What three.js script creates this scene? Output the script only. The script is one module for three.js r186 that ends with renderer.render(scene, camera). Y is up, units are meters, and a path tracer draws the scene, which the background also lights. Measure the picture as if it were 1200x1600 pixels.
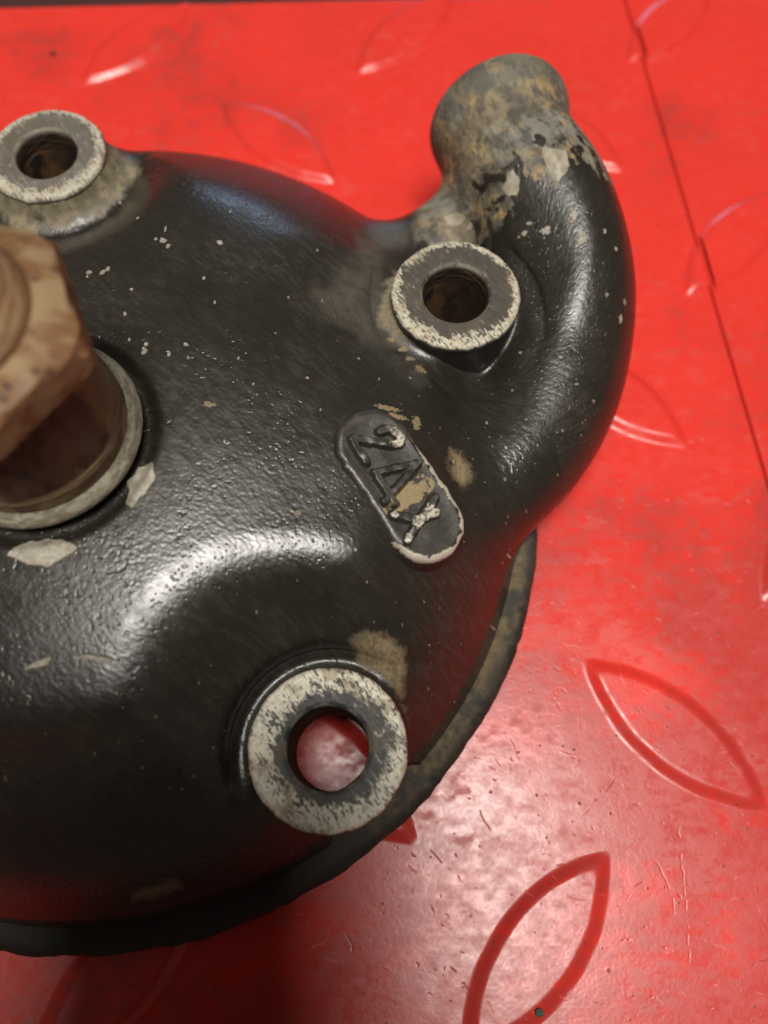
import * as THREE from 'three';
import { RoundedBoxGeometry } from 'three/addons/geometries/RoundedBoxGeometry.js';
import { mergeGeometries, mergeVertices, toCreasedNormals } from 'three/addons/utils/BufferGeometryUtils.js';
import { RectAreaLightUniformsLib } from 'three/addons/lights/RectAreaLightUniformsLib.js';

// ================= camera, light, exposure =================
const MM = 0.001;
const scene = new THREE.Scene();
scene.background = new THREE.Color(0.09, 0.079, 0.066);           // the dim room around
const camera = new THREE.PerspectiveCamera(67.38, 768 / 1024, 0.002, 20);
camera.position.set(0, 124 * MM, 0);
camera.up.set(0, 0, -1);
camera.lookAt(0, 124 * MM - Math.cos(Math.PI / 9), -Math.sin(Math.PI / 9));
camera.focus = 0.106;
camera.userData.fStop = 11;
const renderer = new THREE.WebGLRenderer({ antialias: true });
renderer.toneMapping = THREE.LinearToneMapping;
renderer.toneMappingExposure = 1;
renderer.outputColorSpace = THREE.SRGBColorSpace;
renderer.shadowMap.enabled = true;
RectAreaLightUniformsLib.init();
const LAMP = { at: [0.02, 1.25, 0.11], w: 0.54, h: 0.38, color: [1, 0.95, 0.88], L: 30.5 };
const WINDOW = { at: [0.15, 0.22, -2.4], w: 0.6, h: 0.28, color: [0.5, 0.68, 1], L: 4.5 };

// ================= helpers =================
let seedState = 7;
const rnd = () => { seedState = (seedState * 1664525 + 1013904223) >>> 0; return seedState / 4294967296; };
const hash = (x, y, s) => { let h = Math.imul(x, 374761393) ^ Math.imul(y, 668265263) ^ Math.imul(s, 2147483647 ^ 0x5bd1e995); h = Math.imul(h ^ (h >>> 13), 1274126177); h ^= h >>> 16; return (h >>> 0) / 4294967296; };
function noise(x, y, s = 1) {
  const xi = Math.floor(x), yi = Math.floor(y); let u = x - xi, v = y - yi;
  u = u * u * (3 - 2 * u); v = v * v * (3 - 2 * v);
  const a = hash(xi, yi, s), b = hash(xi + 1, yi, s), c = hash(xi, yi + 1, s), d = hash(xi + 1, yi + 1, s);
  return a + (b - a) * u + (c - a) * v + (a - b - c + d) * u * v;
}
const fbm = (x, y, s, n = 4) => { let a = 0.5, t = 0, w = 0; for (let i = 0; i < n; i++) { t += a * noise(x, y, s + i * 17); w += a; a *= 0.5; x = x * 2.03 + 11.7; y = y * 2.03 - 5.3; } return t / w; };
const clamp = (v, a = 0, b = 1) => Math.min(b, Math.max(a, v));
const smooth = (a, b, v) => { const t = clamp((v - a) / (b - a)); return t * t * (3 - 2 * t); };
const mix3 = (a, b, t) => { for (let i = 0; i < 3; i++) a[i] += (b[i] - a[i]) * t; };
const ENC = (() => { const t = new Uint8Array(4097); for (let i = 0; i <= 4096; i++) { const l = i / 4096; t[i] = Math.round(255 * (l <= 0.0031308 ? 12.92 * l : 1.055 * Math.pow(l, 1 / 2.4) - 0.055)); } return t; })();
const enc = (l) => ENC[Math.round(clamp(l) * 4096)];
function sdPoly(P, x, y) {
  let d = 1e9, s = 1;
  for (let i = 0, j = P.length - 1; i < P.length; j = i++) {
    const ex = P[j][0] - P[i][0], ey = P[j][1] - P[i][1], wx = x - P[i][0], wy = y - P[i][1], t = clamp((wx * ex + wy * ey) / (ex * ex + ey * ey)), bx = wx - ex * t, by = wy - ey * t;
    d = Math.min(d, bx * bx + by * by);
    const c1 = y >= P[i][1], c2 = y < P[j][1], c3 = ex * wy > ey * wx;
    if ((c1 && c2 && c3) || (!c1 && !c2 && !c3)) s = -s;
  }
  return s * Math.sqrt(d);
}
// colour, roughness and relief of a surface in one pass: f(u, v, out) with out.c linear colour, out.r roughness, out.h height 0..1
function surface(n, f, repeat) {
  const C = new Uint8Array(n * n * 4), R = new Uint8Array(n * n * 4), H = new Uint8Array(n * n * 4), o = { c: [0, 0, 0], r: 0.5, h: 0.5 };
  for (let j = 0; j < n; j++) for (let i = 0; i < n; i++) {
    f((i + 0.5) / n, (j + 0.5) / n, o);
    const k = (j * n + i) * 4;
    C[k] = enc(o.c[0]); C[k + 1] = enc(o.c[1]); C[k + 2] = enc(o.c[2]);
    R[k] = R[k + 1] = R[k + 2] = Math.round(clamp(o.r) * 255); H[k] = H[k + 1] = H[k + 2] = Math.round(clamp(o.h) * 255);
    C[k + 3] = R[k + 3] = H[k + 3] = 255;
  }
  const tex = (d, srgb) => { const t = new THREE.DataTexture(d, n, n, THREE.RGBAFormat); t.magFilter = THREE.LinearFilter; t.minFilter = THREE.LinearMipmapLinearFilter; t.generateMipmaps = true; t.wrapS = t.wrapT = repeat ? THREE.RepeatWrapping : THREE.ClampToEdgeWrapping; if (srgb) t.colorSpace = THREE.SRGBColorSpace; t.needsUpdate = true; return t; };
  return { map: tex(C, true), roughnessMap: tex(R), bumpMap: tex(H) };
}
const coated = (maps, bumpScale, extra = {}) => new THREE.MeshPhysicalMaterial({ ...maps, roughness: 1, metalness: 0, bumpScale, ...extra });
function part(name, geometry, material, parent, label) {
  const m = new THREE.Mesh(geometry, material); m.name = name; m.castShadow = m.receiveShadow = true; parent.add(m);
  if (label) m.userData.label = label;
  return m;
}
function thing(name, label, category, at = [0, 0, 0]) {
  const g = new THREE.Group(); g.name = name; g.position.set(at[0] * MM, at[1] * MM, at[2] * MM); scene.add(g);
  g.userData = { label, category };
  return g;
}
function planarUV(g, x0, z0, sx, sz, dx = 0, dz = 0) {
  const p = g.attributes.position, uv = new Float32Array(p.count * 2);
  for (let i = 0; i < p.count; i++) { uv[i * 2] = (p.getX(i) / MM + dx - x0) / sx; uv[i * 2 + 1] = (p.getZ(i) / MM + dz - z0) / sz; }
  g.setAttribute('uv', new THREE.BufferAttribute(uv, 2));
  return g;
}
const lathe = (pts, seg = 128) => new THREE.LatheGeometry(pts.map(([r, y]) => new THREE.Vector2(r * MM, y * MM)), seg);
// a swept round from a list of [r, y] corners with small fillets, so that edges catch light
function filleted(pts, rad, n = 4) {
  const out = [pts[0]];
  for (let i = 1; i < pts.length - 1; i++) {
    const [a, b, c] = [pts[i - 1], pts[i], pts[i + 1]], la = Math.hypot(a[0] - b[0], a[1] - b[1]), lc = Math.hypot(c[0] - b[0], c[1] - b[1]), k = Math.min(rad, la * 0.45, lc * 0.45);
    const p = [b[0] + (a[0] - b[0]) / la * k, b[1] + (a[1] - b[1]) / la * k], q = [b[0] + (c[0] - b[0]) / lc * k, b[1] + (c[1] - b[1]) / lc * k];
    for (let j = 0; j <= n; j++) { const t = j / n; out.push([(1 - t) * (1 - t) * p[0] + 2 * t * (1 - t) * b[0] + t * t * q[0], (1 - t) * (1 - t) * p[1] + 2 * t * (1 - t) * b[1] + t * t * q[1]]); }
  }
  out.push(pts[pts.length - 1]);
  return out;
}

// ================= lamps, outside the frame =================
function areaLamp(group, spec, turn) {
  const l = new THREE.RectAreaLight(new THREE.Color(...spec.color), spec.L, spec.w, spec.h);
  l.name = 'lamp_light'; turn(l); group.add(l);
}
{
  const g = thing('ceiling_lamp', 'oblong warm white ceiling lamp above the red floor tiles', 'lamp', LAMP.at.map((v) => v / MM));
  part('housing', new RoundedBoxGeometry(LAMP.w + 0.03, 0.05, LAMP.h + 0.03, 2, 0.008).translate(0, 0.03, 0), new THREE.MeshStandardMaterial({ color: 0xc8c8c4, roughness: 0.5 }), g);
  part('diffuser', new RoundedBoxGeometry(LAMP.w, 0.006, LAMP.h, 2, 0.002), new THREE.MeshStandardMaterial({ color: 0xffffff, roughness: 0.6, emissive: new THREE.Color(...LAMP.color), emissiveIntensity: 1.5 }), g);
  areaLamp(g, LAMP, (l) => { l.position.set(0, -0.005, 0); l.rotation.x = -Math.PI / 2; });
}
{
  const g = thing('window_panel', 'distant bluish window beyond the far tile edge', 'window', WINDOW.at.map((v) => v / MM));
  part('window_frame', new RoundedBoxGeometry(WINDOW.w + 0.08, WINDOW.h + 0.08, 0.04, 2, 0.006).translate(0, 0, -0.03), new THREE.MeshStandardMaterial({ color: 0x555550, roughness: 0.6 }), g);
  part('pane', new RoundedBoxGeometry(WINDOW.w, WINDOW.h, 0.006, 1, 0.002), new THREE.MeshStandardMaterial({ color: 0xffffff, roughness: 0.4, emissive: new THREE.Color(...WINDOW.color), emissiveIntensity: 0.8 }), g);
  areaLamp(g, WINDOW, (l) => { l.position.set(0, 0, 0.006); l.rotation.y = Math.PI; });
}
{ // the phone that takes the picture: its lens is the camera, its body shades and darkens what lies under it
  const g = thing('phone', 'black phone held over the casting with its lens near one corner', 'phone', [0, 124, 0]);
  g.rotation.x = -Math.PI / 2 + Math.PI / 9;
  const m = new THREE.MeshPhysicalMaterial({ color: 0x0b0b0c, roughness: 0.35 });
  part('phone_body', new RoundedBoxGeometry(0.077, 0.16, 0.0085, 4, 0.003).translate(-0.0235, -0.0745, 0.01), m, g);
  part('camera_plate', new RoundedBoxGeometry(0.027, 0.027, 0.0016, 3, 0.0006).translate(-0.0045, -0.0085, 0.0052), m, g);
}


// ================= shape of the casting =================
// ---- the casting as a distance field, in millimetres (x right, y up, z towards the viewer) ----
const CX = -43, CZ = -47.5, PX = -43.4, PZ = -42.6;             // axis of the head, axis of the plug
const BOSS = [[10.9, -71.0], [-6.9, -5.0], [-55.4, -98.2]], BOSS_TOP = 26;
const PROFILE = [[0, 36.2], [16, 36], [24, 35.3], [31, 34.4], [36, 33.6], [38.6, 33], [40.2, 32.3], [41.2, 31.4], [42.4, 30.1], [44.5, 28], [47.5, 25.8], [51, 23.2], [55, 20.1], [58.5, 17], [61.5, 13.5], [64.3, 9], [65.6, 4], [65.6, -2], [0, -2]];
const ELBOW_KNOTS = [[20.0, 19.5, -112.4], [22.7, 20.3, -101.5], [27.2, 19.8, -91.2], [29.9, 16.6, -79.4], [29.0, 13, -68.1], [24.9, 11.4, -57.1], [18.4, 11, -48.2], [9.0, 11, -41.1]];
const ELBOW = (() => {                                                          // Catmull-Rom through the knots
  const K = ELBOW_KNOTS, out = [], n = K.length;
  for (let i = 0; i < n - 1; i++) for (let s = 0; s < 10; s++) {
    const t = s / 10, a = K[Math.max(0, i - 1)], b = K[i], c = K[i + 1], d = K[Math.min(n - 1, i + 2)];
    out.push([0, 1, 2].map((k) => 0.5 * (2 * b[k] + (c[k] - a[k]) * t + (2 * a[k] - 5 * b[k] + 4 * c[k] - d[k]) * t * t + (3 * b[k] - a[k] - 3 * c[k] + d[k]) * t * t * t)));
  }
  out.push(K[n - 1]);
  return out;
})();
const ELBOW_R = 11.4;
const EL = (() => { const a = ELBOW[0], b = ELBOW[6], d = [b[0] - a[0], b[1] - a[1], b[2] - a[2]], l = Math.hypot(...d); return d.map((v) => v / l); })();
const PROFILE_FAR = [[0, 36.2], [16, 36], [24, 35.1], [31, 33.8], [37, 32.2], [41, 30.6], [44, 28.8], [47, 26.6], [50, 24.2], [54, 20.9], [58, 17.4], [61.5, 13.5], [64.3, 9], [65.6, 4], [65.6, -2], [0, -2]];
const smin = (a, b, k) => { const h = Math.max(k - Math.abs(a - b), 0) / k; return Math.min(a, b) - h * h * k * 0.25; };
const smax = (a, b, k) => -smin(-a, -b, k);
function sdProfileExact(V, r, y) {
  let d = 1e9, s = 1;
  const v = V, n = v.length;
  for (let i = 0, j = n - 1; i < n; j = i++) {
    const ex = v[j][0] - v[i][0], ey = v[j][1] - v[i][1], wx = r - v[i][0], wy = y - v[i][1];
    const t = Math.min(1, Math.max(0, (wx * ex + wy * ey) / (ex * ex + ey * ey))), bx = wx - ex * t, by = wy - ey * t;
    if (!(i === 0 && j === n - 1)) d = Math.min(d, bx * bx + by * by);   // the axis itself is no surface
    const c1 = y >= v[i][1], c2 = y < v[j][1], c3 = ex * wy > ey * wx;
    if ((c1 && c2 && c3) || (!c1 && !c2 && !c3)) s = -s;
  }
  return s * Math.sqrt(d);
}
// the outline rounded to a curve and its distances tabled, so that the dome has no facets
const TAB = { r0: -1, y0: -4, st: 0.25, nr: 330, ny: 200 };
const profileTable = (PR) => {
  const K = PR.slice(0, -3), fine = [], n = K.length;
  for (let i = 0; i < n - 1; i++) for (let s = 0; s < 6; s++) {
    const t = s / 6, a = K[Math.max(0, i - 1)], b = K[i], c = K[i + 1], d = K[Math.min(n - 1, i + 2)];
    fine.push([0, 1].map((k) => (1 - t) ** 3 / 6 * a[k] + (3 * t ** 3 - 6 * t * t + 4) / 6 * b[k] + (-3 * t ** 3 + 3 * t * t + 3 * t + 1) / 6 * c[k] + t ** 3 / 6 * d[k]));
  }
  fine[0][0] = 0;
  const V = [...fine, ...PR.slice(-3)], T = new Float32Array(TAB.nr * TAB.ny);
  for (let j = 0; j < TAB.ny; j++) for (let i = 0; i < TAB.nr; i++) T[j * TAB.nr + i] = sdProfileExact(V, Math.abs(TAB.r0 + i * TAB.st), TAB.y0 + j * TAB.st);
  return T;
};
const NEAR_TABLE = profileTable(PROFILE), FAR_TABLE = profileTable(PROFILE_FAR);
function sdProfile(r, y, T) {
  const u = Math.min(TAB.nr - 2, Math.max(0, (r - TAB.r0) / TAB.st)), v = Math.min(TAB.ny - 2, Math.max(0, (y - TAB.y0) / TAB.st)), i = Math.floor(u), j = Math.floor(v), a = u - i, b = v - j, k = j * TAB.nr + i;
  return (T[k] * (1 - a) + T[k + 1] * a) * (1 - b) + (T[k + TAB.nr] * (1 - a) + T[k + TAB.nr + 1] * a) * b;
}
function capsule(x, y, z, a, b, r) {
  const px = x - a[0], py = y - a[1], pz = z - a[2], bx = b[0] - a[0], by = b[1] - a[1], bz = b[2] - a[2];
  const h = Math.min(1, Math.max(0, (px * bx + py * by + pz * bz) / (bx * bx + by * by + bz * bz)));
  return Math.hypot(px - bx * h, py - by * h, pz - bz * h) - r;
}
function sdElbow(x, y, z) {
  const away = Math.max(3 - x, x - 43, -137 - z, z + 24); if (away > 9) return away;   // far outside its box
  let d = 1e9;
  for (let i = 0; i < ELBOW.length - 1; i++) { const r = ELBOW_R - Math.max(0, 14 - i) * 0.045 - (i > 44 ? (i - 44) * 0.06 : 0); d = Math.min(d, capsule(x, y, z, ELBOW[i], ELBOW[i + 1], r)); }
  const px = x - ELBOW[0][0], py = y - ELBOW[0][1], pz = z - ELBOW[0][2], t = px * EL[0] + py * EL[1] + pz * EL[2];   // along the spigot, from its mouth
  const rho = Math.hypot(px - EL[0] * t, py - EL[1] * t, pz - EL[2] * t);
  const lip = Math.hypot((rho - 10.2) * 0.9, (t - 1.7) * 0.7) - 1.85;                       // the swollen hose lip
  d = smin(d, lip, 3);
  d = smax(d, -t, 0.6);                                                         // cut square at the mouth
  if (t < 32) d = smax(d, -(t < 14 ? Math.max(rho - 8.6, -50) : Math.hypot(Math.max(rho - 0.01, 0), t - 14) - 8.6), 1);
  return d;
}
function sdCasting(x, y, z) {
  const far = Math.max(0, (CZ - z) / 66), az = Math.atan2(z - CZ, x - CX), r0 = Math.hypot(x - CX, z - CZ);
  const hump = Math.max(0, 1 - ((r0 - 47) / 17) ** 2), swell = 4.4 * hump * hump * Math.exp(-(((az - 0.33) / 0.5) ** 2));   // the water jacket swells towards the outlet
  const r = r0 - 2.4 * Math.min(1, far * far) - swell;   // the far side stands out a little more
  const w = Math.min(1, Math.max(0, (z - CZ - 10) / 20));
  let d = w < 1 ? sdProfile(r, y, FAR_TABLE) : 0;                                // the shoulder is sharper on the near side
  if (w > 0) { const ws = w * w * (3 - 2 * w); d = d * (1 - ws) + sdProfile(r, y, NEAR_TABLE) * ws; }
  d = smin(d, sdElbow(x, y, z), 5);
  d = smin(d, capsule(x, y, z, [4, 9, -88], [21, 12, -99], 8), 6);               // web between the outlet and the head
  for (let i = 0; i < 3; i++) {
    const rho = Math.hypot(x - BOSS[i][0], z - BOSS[i][1]);
    const floor = [24, 22.4, 21.6][i];
    if (rho < 34) {
      const bowl = Math.max((rho - [12.5, 11.9, 13.5][i] - Math.max(0, y - floor) * [1.5, 0.95, 1.15][i]) * 0.68, floor - y);
      d = smax(d, -bowl, 3.4);                                                    // pocket round the boss
      d = smin(d, Math.max(rho - 9.2, y - 24.6), [2, 0.8, 6][i]);               // its foot
      const ring = Math.hypot(rho - [11.6, 11.3][i], (y - floor - [0.9, 0.6][i]) * [1, 0.7][i]) - [1.5, 1.45][i];
      if (i < 2) d = smax(d, -ring, 1.3);                                       // cutter groove
      d = Math.max(d, -(rho - 5.6));
      if (i === 1) d = Math.max(d, -Math.max(rho - 8.2 - Math.max(0, 13 - y) * 0.5, y - 15));     // open water space under it
    }
  }
  const pr = Math.hypot(x - PX, z - PZ);
  if (pr < 16 && y > 20) { const t = Math.min(1, Math.max(0, (15.4 - pr) / 2)); d += 1.5 * t * t * (3 - 2 * t); }                             // seat of the plug
  return d;
}

// ================= floor: two red tread tiles on a dark bench =================
const RED = [0.69, 0.037, 0.026];
const scratches = [], specks = [];
for (let i = 0; i < 120; i++) {   // fine scratches, most of them in the trodden strip in front
  const front = i < 95, x = front ? -10 + rnd() * 80 : -80 + rnd() * 170, z = front ? -45 + rnd() * 85 : -165 + rnd() * 200, a = (rnd() < 0.7 ? 0.45 : 2.2) + (rnd() - 0.5) * 1.3, l = 0.8 + rnd() * rnd() * rnd() * 14, c = (rnd() - 0.5) * 1.2;
  const pts = []; let px = x, pz = z; for (let k = 0; k <= 6; k++) { pts.push([px, pz]); px += Math.cos(a + c * k / 3) * l / 6; pz += Math.sin(a + c * k / 3) * l / 6; }
  scratches.push({ pts, w: 0.03 + rnd() * 0.07, dark: rnd() < 0.45, r: l });
}
for (const s of [[[[12.5, -1], [14.2, 1.5], [15, 4.2], [17.5, 7]], 0.08], [[[19.5, -8.5], [20.6, -5.3], [20.9, -4.6]], 0.08], [[[6.3, 7.2], [9.1, 10.2], [11.6, 12.4]], 0.10], [[[36.5, -3], [33, 0.5], [29.8, 3.4]], 0.07], [[[6.6, 15.2], [7.7, 17.2], [8.8, 18.4]], 0.11], [[[39.5, 9], [41.5, 12.5], [42, 17]], 0.07], [[[44, 3], [43.7, 14], [43, 27]], 0.1]])
  scratches.push({ pts: s[0], w: s[1] * 0.75, dark: true, r: 14 });
for (let i = 0; i < 420; i++) { // short scuffs lying more or less one way
  const x = -15 + rnd() * 85, z = -60 + rnd() * 100, a = 0.5 + (rnd() - 0.5) * 1.2, l = 0.3 + rnd() * rnd() * 2.2, b = (rnd() - 0.5) * 0.4;
  scratches.push({ pts: [[x, z], [x + Math.cos(a) * l / 2 - b * Math.sin(a), z + Math.sin(a) * l / 2 + b * Math.cos(a)], [x + Math.cos(a) * l, z + Math.sin(a) * l]], w: 0.04 + rnd() * 0.09, dark: rnd() < 0.6, r: l });
}
for (let i = 0; i < 90; i++) specks.push([-5 + rnd() * 60, -25 + rnd() * 62, 0.08 + rnd() * rnd() * 0.28]);
for (let i = 0; i < 40; i++) specks.push([-80 + rnd() * 160, -165 + rnd() * 200, 0.08 + rnd() * 0.2]);
const FN = 2048, FX = -96, FZ = -176, FS = 216;
const scr = new Float32Array(FN * FN), spk = new Float32Array(FN * FN);
{
  const stamp = (arr, x, z, w, v) => {
    const u = (x - FX) / FS * FN, q = (z - FZ) / FS * FN, R = Math.ceil(w / FS * FN + 2);
    for (let j = Math.floor(q) - R; j <= q + R; j++) for (let i = Math.floor(u) - R; i <= u + R; i++) if (i >= 0 && j >= 0 && i < FN && j < FN) {
      const d = Math.hypot(i - u, j - q) * FS / FN, m = v * (1 - smooth(w * 0.4, w + 0.06, d)), k = j * FN + i; if (Math.abs(m) > Math.abs(arr[k])) arr[k] = m;
    }
  };
  scratches.forEach((s, q) => {
    const line = new THREE.CatmullRomCurve3(s.pts.map(([x, z]) => new THREE.Vector3(x, 0, z))), n = Math.ceil(line.getLength() / 0.05);
    for (let i = 0; i <= n; i++) {
      const t = i / n, p = line.getPoint(t), end = Math.min(1, Math.min(t, 1 - t) * 5 + 0.15), broken = smooth(0.3, 0.5, noise(i * 0.06 + q * 9, q, 37));
      if (broken > 0.05) stamp(scr, p.x + (noise(i * 0.05, q, 38) - 0.5) * 0.35, p.z + (noise(i * 0.05, q, 39) - 0.5) * 0.35, s.w * (0.5 + 0.6 * end), (s.dark ? -1 : 1) * broken * end * (0.5 + 0.5 * noise(q, 3, 40)));
    }
  });
  for (const [x, z, w] of specks) stamp(spk, x, z, w, 1);
}
const redMaps = surface(FN, (u, v, o) => {
  const x = FX + u * FS, z = FZ + v * FS, k = Math.floor(v * FN) * FN + Math.floor(u * FN), s = scr[k], d = spk[k];
  const a = fbm(x / 14, z / 14, 3), b = fbm(x / 1.7 + 30, z / 1.1, 5), e = noise(x / 0.35, z / 0.35, 9);
  o.c[0] = RED[0] * (0.93 + 0.14 * a); o.c[1] = RED[1] * (0.9 + 0.25 * b); o.c[2] = RED[2] * (0.9 + 0.25 * b);
  const dust = smooth(0.56, 0.74, fbm(x / 6 + 9, z / 4, 21)) * smooth(0.35, 0.7, b);
  mix3(o.c, [0.56, 0.09, 0.075], dust * 0.12);
  const g2 = fbm(x / 19 + 5, z / 19 + 2, 33, 5), dirt = smooth(0.42, 0.66, g2 * 0.75 + b * 0.25 + 0.25 * smooth(-75, -25, z + (a - 0.5) * 30) - 0.13); mix3(o.c, [0.34, 0.036, 0.03], dirt * 0.62);  // grime patches, thickened in front to paint in shade of an unmodelled hand
  if (s < 0) mix3(o.c, [0.24, 0.014, 0.014], -s * 0.6); else if (s > 0) mix3(o.c, [0.72, 0.2, 0.17], s * 0.5);
  if (d > 0) mix3(o.c, [0.09, 0.02, 0.016], d * 0.8);
  o.r = 0.3 + 0.1 * (a - 0.5) + 0.2 * (b - 0.5) + 0.05 * (e - 0.5) + dust * 0.12 + Math.abs(s) * 0.25 + d * 0.3;
  o.h = 0.5 + 0.16 * (fbm(x / 3.5, z / 3.5, 31, 3) - 0.5) + 0.1 * (b - 0.5) + 0.05 * (e - 0.5) - (s < 0 ? 0.25 : -0.12) * Math.abs(s) + d * 0.15;
});
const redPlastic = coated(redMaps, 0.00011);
const floorUV = (g) => planarUV(g, FX, FZ, FS, FS);
const floor = new THREE.Group(); floor.name = 'floor'; scene.add(floor); floor.userData = { kind: 'structure', label: 'glossy red plastic floor of moulded tread tiles with leaf shaped lugs' };
// seam line: x = seamX(z)
const seamX = (z) => 54.9 + (z + 168.7) * 0.1029;
function slab(pts, y) { // pts in [x, z], top face at y, edges rounded
  const s = new THREE.Shape(pts.map(([x, z]) => new THREE.Vector2(x * MM, -z * MM)));
  const g = new THREE.ExtrudeGeometry(s, { depth: 0.008, bevelEnabled: true, bevelSize: 0.0007, bevelThickness: 0.0007, bevelOffset: -0.0007, bevelSegments: 4, curveSegments: 4 });
  g.rotateX(-Math.PI / 2); g.translate(0, y * MM - 0.0087, 0);
  return floorUV(g);
}
const edgeZ = (x) => -167.7 - (x + 50) * 0.029;
const gap = 0.16;
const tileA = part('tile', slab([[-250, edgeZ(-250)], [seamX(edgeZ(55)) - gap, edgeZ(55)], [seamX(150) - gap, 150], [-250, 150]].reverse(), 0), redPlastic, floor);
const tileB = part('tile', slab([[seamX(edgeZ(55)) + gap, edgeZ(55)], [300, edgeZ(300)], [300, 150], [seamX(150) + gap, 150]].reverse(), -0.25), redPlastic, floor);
// a leaf shaped lug: flat crown, soft flanks that run out into the tile
const LUG_L = 36, LUG_W = 13.4, LUG_H = 1.0, FLANK = 2.7;
function lugGeometry(cx, cz, ang, clipSide) {
  const R = (LUG_L * LUG_L / 4 + LUG_W * LUG_W / 4) / LUG_W, off = R - LUG_W / 2, c = Math.cos(ang), s = Math.sin(ang);
  const inside = (u, v) => smin(R - Math.hypot(u, v + off), R - Math.hypot(u, v - off), 1.5);          // distance in from the outline
  const nu = 120, nv = 60, pos = [], idx = [], at = new Int32Array((nu + 1) * (nv + 1));
  const wob = hash(Math.round(cx * 3), Math.round(cz * 3), 5) * 100;
  for (let j = 0; j <= nv; j++) for (let i = 0; i <= nu; i++) {
    // the grid follows the outline: every row is stretched to the local width
    const u = (i / nu * 2 - 1) * LUG_L / 2, half = Math.max(0.01, Math.sqrt(R * R - u * u) - off), v = (j / nv * 2 - 1) * half;
    const d = Math.max(0, inside(u, v)) + (noise(u / 3 + wob, v / 3, 3) - 0.5) * 0.25, t = clamp(d / FLANK);
    const h = LUG_H * (t * t * t * (t * (6 * t - 15) + 10)) + 0.004;
    const x = cx + u * c - v * s, z = cz + u * s + v * c;
    at[j * (nu + 1) + i] = pos.length / 3; pos.push(x * MM, h * MM, z * MM);
  }
  for (let j = 0; j < nv; j++) for (let i = 0; i < nu; i++) {
    const q = [at[j * (nu + 1) + i], at[j * (nu + 1) + i + 1], at[(j + 1) * (nu + 1) + i + 1], at[(j + 1) * (nu + 1) + i]];
    if (clipSide) { const x = q.reduce((t, k) => t + pos[k * 3], 0) / 4 / MM, z = q.reduce((t, k) => t + pos[k * 3 + 2], 0) / 4 / MM; if ((x - seamX(z)) * clipSide < 0.7) continue; }
    idx.push(q[0], q[2], q[1], q[0], q[3], q[2]);
  }
  if (!idx.length) return null;
  const g = new THREE.BufferGeometry(); g.setAttribute('position', new THREE.Float32BufferAttribute(pos, 3)); g.setIndex(idx); g.computeVertexNormals();
  return floorUV(g);
}
for (let row = -1; row <= 7; row++) for (let k = -2; k <= 2; k++) {
  const alt = ((row % 2) + 2) % 2, nudge = row === 5 ? (k < 0 ? [4.6, 3.6] : [-1.6, 2]) : row === 6 ? [2.6, 0.4] : row === 3 ? [-0.4, 1.9] : [0, 0], x = 4.9 + 2.4 * row + 59 * (k + alt / 2) + nudge[0], z = -158.6 + 29.9 * row - 3 * (k + alt / 2) + nudge[1], ang = THREE.MathUtils.degToRad(alt ? 41 : -49);
  if (x < -115 || x > 118 || z > 60 || z - 14 < edgeZ(x)) { if (!(z > -175 && z < -140 && x > -100 && x < 80)) continue; }
  const sx = x - seamX(z), near = Math.abs(sx) < 15;
  for (const side of near ? [-1, 1] : [Math.sign(sx)]) {
    let g = lugGeometry(x, z, ang, near ? side : 0);
    if (!g) continue;
    if (side > 0) g.translate(0, -0.25 * MM, 0);
    // nothing stands out beyond the far edge of the tiles
    const p = g.attributes.position, keep = []; for (let i = 0; i < g.index.count; i += 3) { const q = g.index.getX(i); if (p.getZ(q) / MM > edgeZ(p.getX(q) / MM) + 1) keep.push(q, g.index.getX(i + 1), g.index.getX(i + 2)); }
    if (!keep.length) continue;
    g.setIndex(keep);
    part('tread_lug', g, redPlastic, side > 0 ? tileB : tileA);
  }
}
{
  const m = new THREE.MeshStandardMaterial({ color: new THREE.Color(0.05, 0.016, 0.013), roughness: 1 });
  const b = part('bench_top', new THREE.BoxGeometry(1.6, 0.03, 1.6).translate(0, -0.0245, 0), m, scene); b.userData = { kind: 'structure', label: 'dark bench under the red tiles' };
}

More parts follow.
